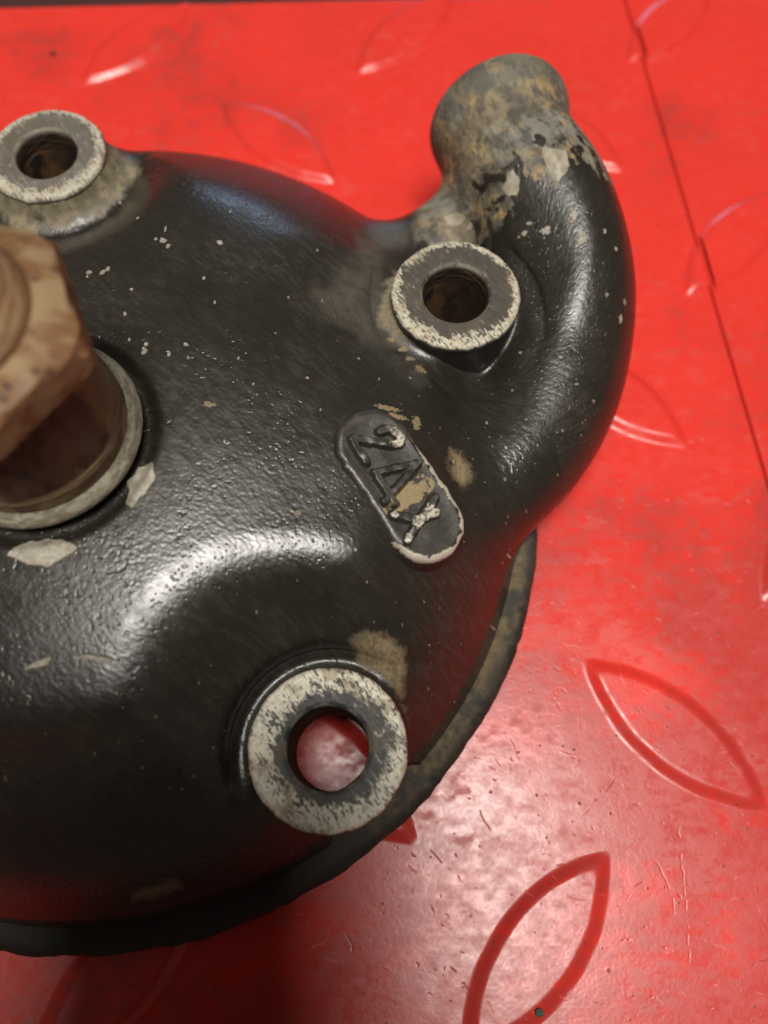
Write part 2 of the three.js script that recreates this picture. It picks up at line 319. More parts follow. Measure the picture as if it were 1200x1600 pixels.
// ================= the casting =================
const head = thing('cylinder_head', 'black painted cast cylinder head with a curved hose outlet, lying on red tread tiles', 'engine part');
const SN = 2048, SX = -114, SZ = -133, SS = 165;
const CHIPS = [[-31.52,-73.99,0.62,0.64],[-30.74,-72.89,0.4,0.5],[-23.69,-74.3,0.44,0.72],[-32.63,-74.18,0.27,0.32],[-31.58,-76.25,0.18,0.8],[-43.86,-91.89,0.25,0.24],[-36.44,-79.76,0.29,0.42],[-40.82,-67.54,0.44,0.52],[-38.97,-67.56,0.39,0.57],[-38.36,-68.15,0.39,0.52],[-40.95,-66.74,0.35,0.28],[-31.71,-54.73,0.54,0.54],[-31.57,-55.72,0.34,0.4],[-26.39,-55.89,0.42,0.4],[-28.49,-54.31,0.25,0.39],[-25.87,-53.92,0.21,0.34],[-34.94,-60.54,0.26,0.42],[-33.93,-56.47,0.21,0.35],[-25.14,-67.25,0.26,0.35],[-23.26,-63.09,0.21,0.38],[-22.98,-81.58,0.27,0.4],[-34.61,-64.62,0.34,0.22],[18.98,-33.72,0.59,0.24],[22.17,-33.22,0.37,0.27],[16.55,-23.48,0.89,0.18],[35.69,-81.69,0.39,0.33],[34.47,-74.71,0.34,0.43],[21.23,-64.66,0.31,0.29],[27.04,-62.77,0.38,0.31],[29.31,-58.4,0.31,0.28],[32.22,-56.24,0.29,0.3],[15.27,-51.73,0.33,0.36],[17.82,-47.3,0.23,0.25],[3.72,-56.48,0.24,0.36],[33.5,-83.95,0.29,0.43],[37.93,-74.26,0.37,0.67],[37.24,-71.55,0.41,0.9],[28.49,-85.74,0.76,1.04],[29.67,-82.34,0.9,1.15],[21.31,-85.19,0.46,0.43],[23.72,-83.97,1.1,0.58],[20.52,-84.06,0.41,0.51],[14.5,-89.31,0.87,0.4],[25.56,-70.83,0.26,0.26],[19.37,-57.03,0.22,0.23],[-3.65,-58.07,0.22,0.27],[-14.93,-59.17,0.21,0.22],[-17.28,-50.44,0.16,0.29],[-19.42,-54.17,0.21,0.25],[-12.42,-42.55,0.2,0.18],[-10.35,-52.42,0.25,0.21],[-8.48,-47.57,0.17,0.24],[-6.62,-38.99,0.2,0.18],[-13.75,-35.47,0.16,0.21],[-20.39,-41.9,0.16,0.22]];
const TAN_SPOTS = [[-22.67,-47.1,0.69,0.41],[-10.88,-33.09,0.36,0.34],[16.94,-89.9,1.26,0.82],[12.45,-95.49,1.2,0.57],[5.26,-59.18,0.88,1.12],[2.91,-62.95,0.87,0.45],[0.97,-64.6,0.68,0.42],[3.85,-61.29,0.78,0.44],[1.75,-48.28,1.52,0.49],[4.43,-48.05,0.65,1.15],[0.44,-49.4,1.77,0.51]];
const CREAM = [[[-31.28,-38.84],[-29.17,-39.13],[-28.36,-36.81],[-29.54,-34.27],[-30.91,-32.35],[-32.21,-33.6],[-32.24,-36.49]],[[-45.07,-26.65],[-43.57,-28.9],[-39.55,-29.05],[-36.89,-27.61],[-38.45,-26.5],[-40.22,-25.25],[-42.78,-25.56]],[[-42.24,-13.33],[-41.34,-14.05],[-38.94,-14.56],[-39.33,-13.98],[-41.25,-13.04]],[[-36,-14.79],[-33.66,-15.02],[-32,-14.32],[-33.61,-14.37]],[[24.35,-94.5],[27.81,-94.14],[28.08,-92.15],[26.27,-90.08],[24.77,-91.68]],[[9.81,-92.07],[11.39,-92.16],[13.45,-90.67],[12.76,-90.14],[10.86,-90.53]],[[19.69,-92.4],[20.65,-90.58],[19.95,-88.67],[18.83,-89.14],[18.43,-90.57]]];
const TAN = [[[9.09,-45.85],[11.24,-46.05],[12.68,-43.32],[12.39,-40.13],[10.65,-40.44],[8.97,-42.29]],[[-4,-18.55],[-2.08,-19.12],[0.42,-18.92],[2.89,-17.93],[2.74,-15.01],[3.11,-11.92],[3.53,-8.02],[1.02,-12.93],[-0.85,-14.51],[-3.41,-15.75]],[[-32.9,12.23],[-29.65,11.47],[-26.87,10.97],[-26.64,11.67],[-29.96,12.77],[-32.83,13.37]],[[15.46,-94.77],[17.45,-93.9],[19.14,-92.25],[17.86,-91.44],[15.97,-92.17]],[[10.93,-96.19],[14.65,-93.09],[14.29,-92.01],[11.4,-93.74]]];
const FILM = [[[-4.31,-89.56],[0,-93.62],[5.45,-90.03],[1.27,-82.97],[0.4,-74.19],[1.18,-67.85],[3.87,-62.93],[0,-59.52],[-3.77,-63.56],[-8.76,-63.82],[-10.38,-66.8],[-9.46,-70.86],[-5.9,-76.37]],[[5.13,-109.27],[12.92,-91.73],[16.82,-86.62],[10.87,-88.73],[5.42,-88.09]],[[-0.97,-65.2],[3.85,-61.29],[6.7,-58.58],[4.63,-55.39],[0.93,-58.41]]];
const FOOT = [[[-46.02,-99.08],[-45.37,-102.82],[-41.42,-101.41],[-40.23,-97.39],[-43.13,-93.98],[-45.89,-89.69],[-49.43,-87.27],[-52.18,-85.39],[-56.18,-84.55],[-61.74,-84.2],[-62.93,-90.35],[-55.71,-88.4],[-49.63,-90.53],[-46.52,-94.49]]];
const SPIGOT = [[[9.79,-136.26],[19.62,-151.01],[36.44,-151.01],[30.14,-106.01],[32.84,-94.64],[30.12,-90.47],[27.68,-92.03],[24.79,-92.87],[21.95,-93.81],[20.07,-91.92],[17.37,-89.95],[14.32,-91.6],[10.39,-94.74],[10.06,-99.4],[9.06,-106.08]]];

const polysBox = (L) => L.map((P) => ({ P, x0: Math.min(...P.map((p) => p[0])) - 2, x1: Math.max(...P.map((p) => p[0])) + 2, z0: Math.min(...P.map((p) => p[1])) - 2, z1: Math.max(...P.map((p) => p[1])) + 2 }));
const BX = { cream: polysBox(CREAM), tan: polysBox(TAN), film: polysBox(FILM), foot: polysBox(FOOT) };
const inPolys = (L, x, z) => { let d = 9; for (const b of L) if (x > b.x0 && x < b.x1 && z > b.z0 && z < b.z1) d = Math.min(d, sdPoly(b.P, x, z)); return d; };
const chipGrid = new Float32Array(SN * SN), tanGrid = new Float32Array(SN * SN);
{
  const blot = (arr, x, z, w, h, v) => {
    const R = Math.ceil((Math.max(w, h) + 0.3) / SS * SN) + 1, ci = (x - SX) / SS * SN, cj = (z - SZ) / SS * SN;
    for (let j = Math.floor(cj) - R; j <= cj + R; j++) for (let i = Math.floor(ci) - R; i <= ci + R; i++) if (i >= 0 && j >= 0 && i < SN && j < SN) {
      const dx = (i - ci) * SS / SN, dz = (j - cj) * SS / SN, d = Math.hypot(dx / w, dz / h) + (noise(i / 3, j / 3, 71) - 0.5) * 0.8;
      arr[j * SN + i] = Math.max(arr[j * SN + i], v * (1 - smooth(0.7, 1.1, d)));
    }
  };
  for (const [x, z, w, h] of CHIPS) blot(chipGrid, x, z, w * 0.85, h * 0.85, 1);
  for (const [x, z, w, h] of TAN_SPOTS) blot(tanGrid, x, z, w, h, 1);
  for (let i = 0; i < 520; i++) { const a = rnd() * 6.3, r = 20 + 50 * Math.sqrt(rnd()), w = 0.07 + rnd() * rnd() * 0.14; blot(chipGrid, -30 + r * Math.cos(a), -55 + r * 0.8 * Math.sin(a), w, w * (1 + rnd()), 0.25 + rnd() * 0.6); }
}
const SPIG = [ELBOW[0][0], ELBOW[0][2]];
// x, z: place on the casting seen from above; p, q: distances along the surface for the grain; top: whether the place lies on the upper side
function castLook(x, z, p, q, top, o) {
  const ki = Math.floor((x - SX) / SS * SN), kj = Math.floor((z - SZ) / SS * SN), k = clamp(kj, 0, SN - 1) * SN + clamp(ki, 0, SN - 1);
  const A = fbm(p / 9, q / 9, 2), B = fbm(p / 1.25, q / 1.25, 4, 3), D = noise(p / 0.33, q / 0.33, 6), E = fbm(p / 3.1 + 7, q / 3.1, 8);
  const G2 = noise(p / 0.16, q / 0.16, 12), H2 = fbm((p * 0.8 + q * 0.6) / 1.4, (q * 0.8 - p * 0.6) / 0.45, 13, 3);
  o.c[0] = 0.018 + 0.009 * (A - 0.3); o.c[1] = 0.0155 + 0.0075 * (A - 0.3); o.c[2] = 0.0118 + 0.005 * (A - 0.3);
  o.r = 0.31 + 0.12 * (A - 0.5) + 0.12 * (B - 0.5);
  o.h = 0.45 + 0.1 * (B - 0.5) + 0.2 * (fbm((p * 0.8 + q * 0.6) / 0.62, (q * 0.8 - p * 0.6) / 0.36, 14, 3) - 0.5) - 0.22 * smooth(0.8, 0.9, noise(p / 0.42 + 9, q / 0.42, 15)) * smooth(0.45, 0.6, noise(p / 4, q / 4, 16)) + 0.08 * (D - 0.5);
  // thin dry film of dust in blotches
  mix3(o.c, [0.075, 0.066, 0.049], (0.06 + 0.22 * smooth(0.35, 0.8, A)) * smooth(0.42, 0.75, H2) * (0.4 + G2));
  o.r += 0.1 * (H2 - 0.5);
  const film = inPolys(BX.film, x, z) + (E - 0.5) * 5 + (B - 0.5) * 2.2;
  let m = 1 - smooth(-3.2, 1.6, film);
  if (m > 0) { mix3(o.c, [0.1, 0.09, 0.07], m * (0.3 + 0.6 * B) * (0.6 + 0.6 * G2)); o.r += m * 0.22; }
  const boss1 = Math.hypot(x - BOSS[2][0], z - BOSS[2][1]);
  const ft = Math.min(inPolys(BX.foot, x, z), boss1 - 11.5) + (E - 0.5) * 3.4 + (B - 0.5) * 1.6;
  m = 1 - smooth(-1.6, 0.7, ft + (D - 0.5) * 0.8);
  if (m > 0) { mix3(o.c, [0.2, 0.165, 0.1], m * (0.55 + 0.6 * smooth(0.3, 0.7, B))); o.r += m * 0.45; o.h += m * 0.1 * (0.5 + D); }
  const tn = inPolys(BX.tan, x, z) + (E - 0.5) * 1.7 + (B - 0.5) * 1.3;
  m = Math.max(tanGrid[k], 1 - smooth(-0.9, 0.45, tn + (D - 0.5) * 0.7));
  if (m > 0) { mix3(o.c, [0.23, 0.172, 0.09], m * (0.45 + 0.5 * smooth(0.25, 0.65, D * 0.4 + B * 0.6))); o.r += m * 0.45; o.h += m * 0.14 * (0.5 + D); }
  // the weathered spigot: grey, tan and black in flakes
  const along = (x - SPIG[0]) * EL[0] + (z - SPIG[1]) * EL[2];
  if (z < -80 && x > 4) {
    const sg = along - 21 + (E - 0.5) * 19 + (B - 0.5) * 9 + (x - 22) * 0.16 - (top ? 0 : 6);
    m = (1 - smooth(-1.2, 1.2, sg)) * smooth(3.5, 8, x + (E - 0.5) * 6);
    if (m > 0) {
      const F = fbm(p / 3.4 + 40, q / 3.4, 44, 5), G = fbm(p / 5 + 90, q / 5, 45, 5), J = fbm(p / 0.9 + 11, q / 0.6, 48, 3), t = [0.095, 0.083, 0.062];
      mix3(t, [0.22, 0.18, 0.11], smooth(0.38, 0.7, F * 0.75 + J * 0.25)); mix3(t, [0.21, 0.2, 0.165], 0.75 * smooth(0.5, 0.68, G * 0.8 + J * 0.2));
      mix3(t, [0.31, 0.215, 0.1], smooth(0.56, 0.72, fbm(p / 2.6 + 3, q / 2.6, 47, 5) * 0.8 + J * 0.2)); mix3(t, [0.03, 0.027, 0.023], 0.8 * smooth(0.54, 0.68, fbm(p / 2.2 + 60, q / 2.2, 46, 5) * 0.7 + J * 0.3) * smooth(3, 14, along));
      for (let i = 0; i < 3; i++) t[i] *= 0.7 + 0.6 * J * (0.7 + 0.6 * D);
      if (along < 5.5) mix3(t, [0.08, 0.074, 0.06], 0.5);
      mix3(o.c, t, m); o.r += m * 0.35; o.h += m * 0.25 * (J - 0.4);
    }
  }
  // dirt packed against the upper side of the middle boss
  const b1 = Math.hypot(x - BOSS[0][0], z - BOSS[0][1]), a1 = Math.atan2(z - BOSS[0][1], x - BOSS[0][0]);
  m = (1 - smooth(-0.5, 0.6, b1 - 11.2 + (E - 0.5) * 3.5 + (B - 0.5) * 2)) * smooth(-0.2, 0.35, Math.cos(a1 + 2.45) - 0.25 + (B - 0.5) * 0.6);
  if (m > 0) { mix3(o.c, [0.22, 0.18, 0.11], m * (0.5 + 0.5 * D)); o.r += m * 0.4; o.h += m * 0.12 * D; }
  const cr = inPolys(BX.cream, x, z) + (E - 0.5) * 0.9 + (B - 0.5) * 0.7;
  m = Math.max(chipGrid[k], 1 - smooth(-0.12, 0.14, cr));
  if (!top) m = 0;
  if (m > 0) { const w = smooth(0.3, 0.7, B); mix3(o.c, [0.27 + 0.12 * w, 0.245 + 0.11 * w, 0.18 + 0.1 * w], m * (0.66 + 0.34 * D)); o.r += m * 0.22; o.h -= m * (0.42 - 0.2 * B); }
}
const castMaps = surface(SN, (u, v, o) => { const x = SX + u * SS, z = SZ + v * SS; castLook(x, z, x, z, true, o); });
// the outlet is unrolled: u along its axis, v round it from below
const AXLEN = (() => { const l = [0]; for (let i = 1; i < ELBOW.length; i++) l.push(l[i - 1] + Math.hypot(ELBOW[i][0] - ELBOW[i - 1][0], ELBOW[i][1] - ELBOW[i - 1][1], ELBOW[i][2] - ELBOW[i - 1][2])); return l; })();
const OUT_LEN = 124, OUT_GIRTH = 78;
function axisAt(s) { s = clamp(s, 0, AXLEN[AXLEN.length - 1] - 0.01); let i = 0; while (AXLEN[i + 1] < s) i++; const t = (s - AXLEN[i]) / (AXLEN[i + 1] - AXLEN[i]), a = ELBOW[i], b = ELBOW[i + 1], l = Math.hypot(b[0] - a[0], b[2] - a[2]); return [a[0] + (b[0] - a[0]) * t, a[2] + (b[2] - a[2]) * t, (b[0] - a[0]) / l, (b[2] - a[2]) / l]; }
const outletMaps = surface(1600, (u, v, o) => {
  const s = u * OUT_LEN - 8, th = (v - 0.5) * Math.PI * 2, [ax, az, tx, tz] = axisAt(s), side = Math.sin(th) * ELBOW_R * 1.02, ex = s < 0 ? s : 0;
  castLook(ax - tz * side + tx * ex, az + tx * side + tz * ex, s + 200, v * OUT_GIRTH, Math.abs(th) < 1.75, o);
});
function outletUV(g) {
  const p = g.attributes.position, uv = new Float32Array(p.count * 2);
  for (let n = 0; n < p.count; n++) {
    const x = p.getX(n) / MM, y = p.getY(n) / MM, z = p.getZ(n) / MM; let best = 1e9, S = 0, T = 0;
    for (let i = 0; i < ELBOW.length - 1; i++) {
      const a = ELBOW[i], b = ELBOW[i + 1], bx = b[0] - a[0], by = b[1] - a[1], bz = b[2] - a[2], l2 = bx * bx + by * by + bz * bz;
      let t = ((x - a[0]) * bx + (y - a[1]) * by + (z - a[2]) * bz) / l2; t = i === 0 ? Math.min(1, t) : clamp(t);
      const dx = x - a[0] - bx * t, dy = y - a[1] - by * t, dz = z - a[2] - bz * t, d = dx * dx + dy * dy + dz * dz;
      if (d < best) { best = d; const l = Math.hypot(bx, bz); S = AXLEN[i] + t * Math.sqrt(l2); T = Math.atan2((-dx * bz + dz * bx) / l, dy); }
    }
    uv[n * 2] = (S + 8) / OUT_LEN; uv[n * 2 + 1] = T / (Math.PI * 2) + 0.5;
  }
  g.setAttribute('uv', new THREE.BufferAttribute(uv, 2));
  return g;
}

const paint = coated(castMaps, 0.00018, { ior: 1.6 });
const castUV = (g) => planarUV(g, SX, SZ, SS, SS);

// surface nets over the distance field, pulled onto the surface; returns two geometries: head and outlet
function meshCasting() {
  const h = 0.42, x0 = -114, y0 = -0.4, z0 = -137, nx = 384, ny = 92, nz = 384, F = new Float32Array(nx * ny * nz).fill(9);
  const at = (i, j, k) => (k * ny + j) * nx + i;
  const f = (x, y, z) => Math.max(sdCasting(x, y, z), 0.95 - y);
  for (let k = 0; k < nz; k += 4) for (let j = 0; j < ny; j += 4) for (let i = 0; i < nx; i += 4) {
    const c = f(x0 + (i + 1.5) * h, y0 + (j + 1.5) * h, z0 + (k + 1.5) * h), far = Math.abs(c) > 5;
    for (let c3 = k; c3 < Math.min(k + 4, nz); c3++) for (let b = j; b < Math.min(j + 4, ny); b++) for (let a = i; a < Math.min(i + 4, nx); a++) F[at(a, b, c3)] = far ? c : f(x0 + a * h, y0 + b * h, z0 + c3 * h);
  }
  const id = new Int32Array(nx * ny * nz).fill(-1), P = [], N = [];
  const grad = (x, y, z) => { const e = 0.26, g = [f(x + e, y, z) - f(x - e, y, z), f(x, y + e, z) - f(x, y - e, z), f(x, y, z + e) - f(x, y, z - e)], l = Math.hypot(...g) || 1; return [g[0] / l, g[1] / l, g[2] / l, l / (2 * e)]; };
  for (let k = 0; k < nz - 1; k++) for (let j = 0; j < ny - 1; j++) for (let i = 0; i < nx - 1; i++) {
    let n = 0, sx = 0, sy = 0, sz = 0; const v = [];
    for (let c = 0; c < 8; c++) v.push(F[at(i + (c & 1), j + ((c >> 1) & 1), k + (c >> 2))]);
    const s0 = v[0] < 0; let mixed = false; for (let c = 1; c < 8; c++) if (v[c] < 0 !== s0) mixed = true;
    if (!mixed) continue;
    for (let a = 0; a < 8; a++) for (let q = 0; q < 3; q++) { const b = a | (1 << q); if (b === a) continue; if (v[a] < 0 !== v[b] < 0) { const t = v[a] / (v[a] - v[b]); sx += (a & 1) + (q === 0 ? t : 0); sy += ((a >> 1) & 1) + (q === 1 ? t : 0); sz += (a >> 2) + (q === 2 ? t : 0); n++; } }
    let p = [x0 + (i + sx / n) * h, y0 + (j + sy / n) * h, z0 + (k + sz / n) * h], g = grad(...p);
    for (let it = 0; it < 2; it++) { const d = clamp(f(...p) / Math.max(0.4, g[3]), -h * 0.6, h * 0.6); p = [p[0] - g[0] * d, p[1] - g[1] * d, p[2] - g[2] * d]; g = grad(...p); }
    id[at(i, j, k)] = P.length / 3; P.push(...p); N.push(g[0], g[1], g[2]);
  }
  const quads = [[], []];
  const put = (a, b, c, d, flip) => {
    if (a < 0 || b < 0 || c < 0 || d < 0) return;
    const x = (P[a * 3] + P[c * 3]) / 2, y = (P[a * 3 + 1] + P[c * 3 + 1]) / 2, z = (P[a * 3 + 2] + P[c * 3 + 2]) / 2;
    const q = quads[sdElbow(x, y, z) < 0.9 && x - 0.45 * z > 47 ? 1 : 0];
    flip ? q.push(a, d, c, a, c, b) : q.push(a, b, c, a, c, d);
  };
  for (let k = 1; k < nz - 1; k++) for (let j = 1; j < ny - 1; j++) for (let i = 1; i < nx - 1; i++) {
    const s = F[at(i, j, k)] < 0;
    if (s !== F[at(i + 1, j, k)] < 0) put(id[at(i, j - 1, k - 1)], id[at(i, j, k - 1)], id[at(i, j, k)], id[at(i, j - 1, k)], !s);
    if (s !== F[at(i, j + 1, k)] < 0) put(id[at(i - 1, j, k - 1)], id[at(i - 1, j, k)], id[at(i, j, k)], id[at(i, j, k - 1)], !s);
    if (s !== F[at(i, j, k + 1)] < 0) put(id[at(i - 1, j - 1, k)], id[at(i, j - 1, k)], id[at(i, j, k)], id[at(i - 1, j, k)], !s);
  }
  return quads.map((q) => {
    const map = new Map(), pos = [], nor = [], idx = [];
    for (const v of q) { if (!map.has(v)) { map.set(v, pos.length / 3); pos.push(P[v * 3] * MM, P[v * 3 + 1] * MM, P[v * 3 + 2] * MM); nor.push(N[v * 3], N[v * 3 + 1], N[v * 3 + 2]); } idx.push(map.get(v)); }
    const g = new THREE.BufferGeometry(); g.setAttribute('position', new THREE.Float32BufferAttribute(pos, 3)); g.setAttribute('normal', new THREE.Float32BufferAttribute(nor, 3)); g.setIndex(idx);
    return castUV(g);
  });
}
const [bodyG, outletG] = meshCasting();
part('domed_body', bodyG, paint, head);
part('hose_outlet', outletUV(outletG), coated(outletMaps, 0.00018, { ior: 1.6 }), head, 'curved outlet with a bare weathered spigot');

// flange: the flat foot of the head, dusty on its ledge
{
  const maps = surface(1024, (u, v, o) => {
    const x = CX + (u - 0.5) * 144, z = CZ + (v - 0.5) * 144, E = fbm(x / 4, z / 4, 52), B = fbm(x / 0.9, z / 0.9, 53, 3), r = Math.hypot(x - CX, z - CZ);
    o.c[0] = 0.014; o.c[1] = 0.0125; o.c[2] = 0.0105; o.r = 0.68; o.h = 0.4 + 0.4 * B;
    const az = Math.atan2(z - CZ, x - CX), D = noise(x / 0.2, z / 0.2, 54), m = (1 - 0.85 * smooth(0.75, 1.1, az + (E - 0.5) * 0.8)) * smooth(0.25, 0.7, E * 0.6 + B * 0.4) * (1 - 0.8 * smooth(66.6, 68.3, r + (E - 0.5) * 3));
    mix3(o.c, [0.16, 0.118, 0.066], m * (0.45 + 0.35 * B + 0.3 * D)); o.r += m * 0.3;
  });
  const pts = filleted([[60, 5.6], [67.6, 5.3], [68.9, 4.2], [69.1, 1.4], [68.6, 0.9], [60, 0.9]], 1.1, 5);
  const g = lathe(pts.reverse(), 360), p = g.attributes.position;
  for (let i = 0; i < p.count; i++) { const x = p.getX(i), z = p.getZ(i), r = Math.hypot(x, z), a = Math.atan2(z, x), k = 1 + (noise(a * 14 + 50, p.getY(i) / MM * 0.3, 61) - 0.5) * 0.008 + (noise(a * 60 + 400, p.getY(i) / MM, 62) - 0.5) * 0.006; if (r > 0.064) { p.setX(i, x * k); p.setZ(i, z * k); } }
  g.computeVertexNormals(); g.translate(CX * MM, 0, CZ * MM);
  part('base_flange', planarUV(g, CX - 72, CZ - 72, 144, 144), coated(maps, 0.00025), head, 'dusty rough edged foot flange');
}

// the three bolt bosses
const WEAR = [
  { base: [0.058, 0.05, 0.039], light: [0.4, 0.37, 0.285], bare: (r, a, n, s) => Math.min(r + 2.4 * (n - 0.5) + 2.6 * (s - 0.5) - 8.7 + 1.3 * Math.max(0, Math.sin(a - 0.25)), (0.7 - s - 0.3 * (n - 0.5)) * 5) , label: 'boss with dark paint left on its face and a bare rim' },
  { base: [0.045, 0.045, 0.044], light: [0.62, 0.585, 0.47], bare: (r, a, n, s) => Math.min(r + 2.6 * (n - 0.5) + 2.4 * (s - 0.5) - 6.3 - 1.1 * Math.max(0, Math.cos(a + 0.1)), (0.66 + 0.06 * smooth(8, 9.4, r) - 0.05 * Math.cos(a + 0.3) - s - 0.35 * (n - 0.5)) * 5), label: 'boss worn almost bare, the largest seen' },
  { base: [0.13, 0.118, 0.098], light: [0.37, 0.34, 0.265], bare: (r, a, n, s) => Math.min(r + 2.2 * (n - 0.5) + 2.2 * (s - 0.5) - 7.9 + 0.6 * Math.sin(a), (0.66 - s - 0.3 * (n - 0.5)) * 5), label: 'boss on a dusty foot beside the plug' },
];
const boreMat = (() => {
  const maps = surface(256, (u, v, o) => { const B = fbm(u * 14, v * 10, 81), E = fbm(u * 5, v * 4, 82); o.c[0] = 0.06; o.c[1] = 0.037; o.c[2] = 0.02; mix3(o.c, [0.17, 0.09, 0.035], smooth(0.4, 0.7, E)); mix3(o.c, [0.03, 0.022, 0.016], smooth(0.5, 0.65, B)); o.r = 0.75; o.h = B; }, true);
  return coated(maps, 0.0002);
})();
BOSS.forEach(([bx, bz], i) => {
  const w = WEAR[i];
  const maps = surface(640, (u, v, o) => {
    const x = (u - 0.5) * 23, z = (v - 0.5) * 23, r = Math.hypot(x, z), a = Math.atan2(z, x), n = fbm(x / 1.6 + i * 40, z / 1.6, 91 + i), q = x * 0.6 + z * 0.8, p = -x * 0.8 + z * 0.6;
    const s = fbm(p / 0.3 + 9, q / 1.1 + i * 7, 95 + i, 4), D = noise(x / 0.16, z / 0.16, 98), fl = fbm(p / 0.24 + 5, q / 0.6, 99 + i, 4), t = smooth(-0.22, 0.22, w.bare(r, a, n, s)) * (1 - 0.93 * smooth(0.53, 0.59, fl * 0.75 + n * 0.25 - 0.1 * smooth(7.9, 8.8, r + (s - 0.5) * 1.5) + (i === 1 ? 0.035 * Math.cos(a - 0.3) : 0)));
    const st = fbm(x / 3 + 20, z / 3, 133 + i); for (let c = 0; c < 3; c++) o.c[c] = w.base[c] * (0.6 + 0.8 * s);
    mix3(o.c, [0.1, 0.075, 0.045], 0.6 * smooth(0.45, 0.7, st));
    mix3(o.c, w.light.map((l) => l * (0.95 + 0.45 * smooth(0.3, 0.5, fl))), t * (0.85 + 0.15 * s));
    const tan = smooth(0.6, 0.72, fbm(x / 2.3 + 70 + i, z / 2.3, 120 + i)) * (i === 1 ? 0.7 : 0.45) * t; mix3(o.c, [0.34, 0.255, 0.14], tan);
    const scrape = smooth(0.72, 0.8, s + 0.12 * (n - 0.5)); mix3(o.c, w.light, scrape * 0.55 * (1 - t));
    const rim = 1 - smooth(0.04, 0.3, Math.abs(r - 5.25)); mix3(o.c, [0.3, 0.26, 0.19], rim * 0.55 * smooth(0.35, 0.6, n));
    const wall = smooth(-0.05, 0.12, r - [9.72, 9.74, 9.62][i] + (n - 0.5) * 0.25); mix3(o.c, i === 2 ? [0.09, 0.078, 0.055] : [0.025, 0.023, 0.02], wall); const sideOff = wall;
    o.r = 0.56 - 0.08 * t + 0.2 * (D - 0.5); o.h = 0.5 + (1 - sideOff) * (0.2 * t * (0.4 + s) + 0.14 * (D - 0.5) + 0.2 * (n - 0.5));
  });
  const rim = i === 2 ? 9.55 : 9.75;
  const g = lathe(filleted([[rim + (i === 2 ? 1.1 : 0.1), 15], [rim, 24.3], [rim + 0.15, 25.4], [rim - 0.25, BOSS_TOP], [5.45, BOSS_TOP], [5.02, BOSS_TOP - 0.5], [5.0, BOSS_TOP - 1]], 0.35, 4).slice(), 160);
  const p = g.attributes.position;
  planarUV(g, -11.5, -11.5, 23, 23);
  for (let k = 0; k < p.count; k++) if (p.getY(k) / MM < 25.2 && Math.hypot(p.getX(k), p.getZ(k)) / MM > 8) { const x = p.getX(k), z = p.getZ(k), q = 10.4 * MM / Math.hypot(x, z); g.attributes.uv.setXY(k, x * q / MM / 23 + 0.5, z * q / MM / 23 + 0.5); }
  for (let k = 0; k < p.count; k++) { const x = p.getX(k), z = p.getZ(k), a = Math.atan2(z, x), r = Math.hypot(x, z) / MM; if (r > 7) { const q = 1 + (noise(a * 9 + 30 + i * 50, p.getY(k) / MM * 0.4, 131) - 0.5) * 0.014 + (noise(a * 34 + 90 + i * 50, p.getY(k) / MM * 0.5, 132) - 0.5) * 0.012; p.setX(k, x * q); p.setZ(k, z * q); } else p.setY(k, p.getY(k)); }
  g.computeVertexNormals();
  const b = part('bolt_boss', g, coated(maps, 0.0002), head, w.label); b.position.set(bx * MM, 0, bz * MM);
  const depth = i === 1 ? 14.6 : 1;
  part('bolt_hole', lathe([[5.0, BOSS_TOP - 0.98], [5.0, 22], [5.0, depth]], 96), boreMat, b);
});

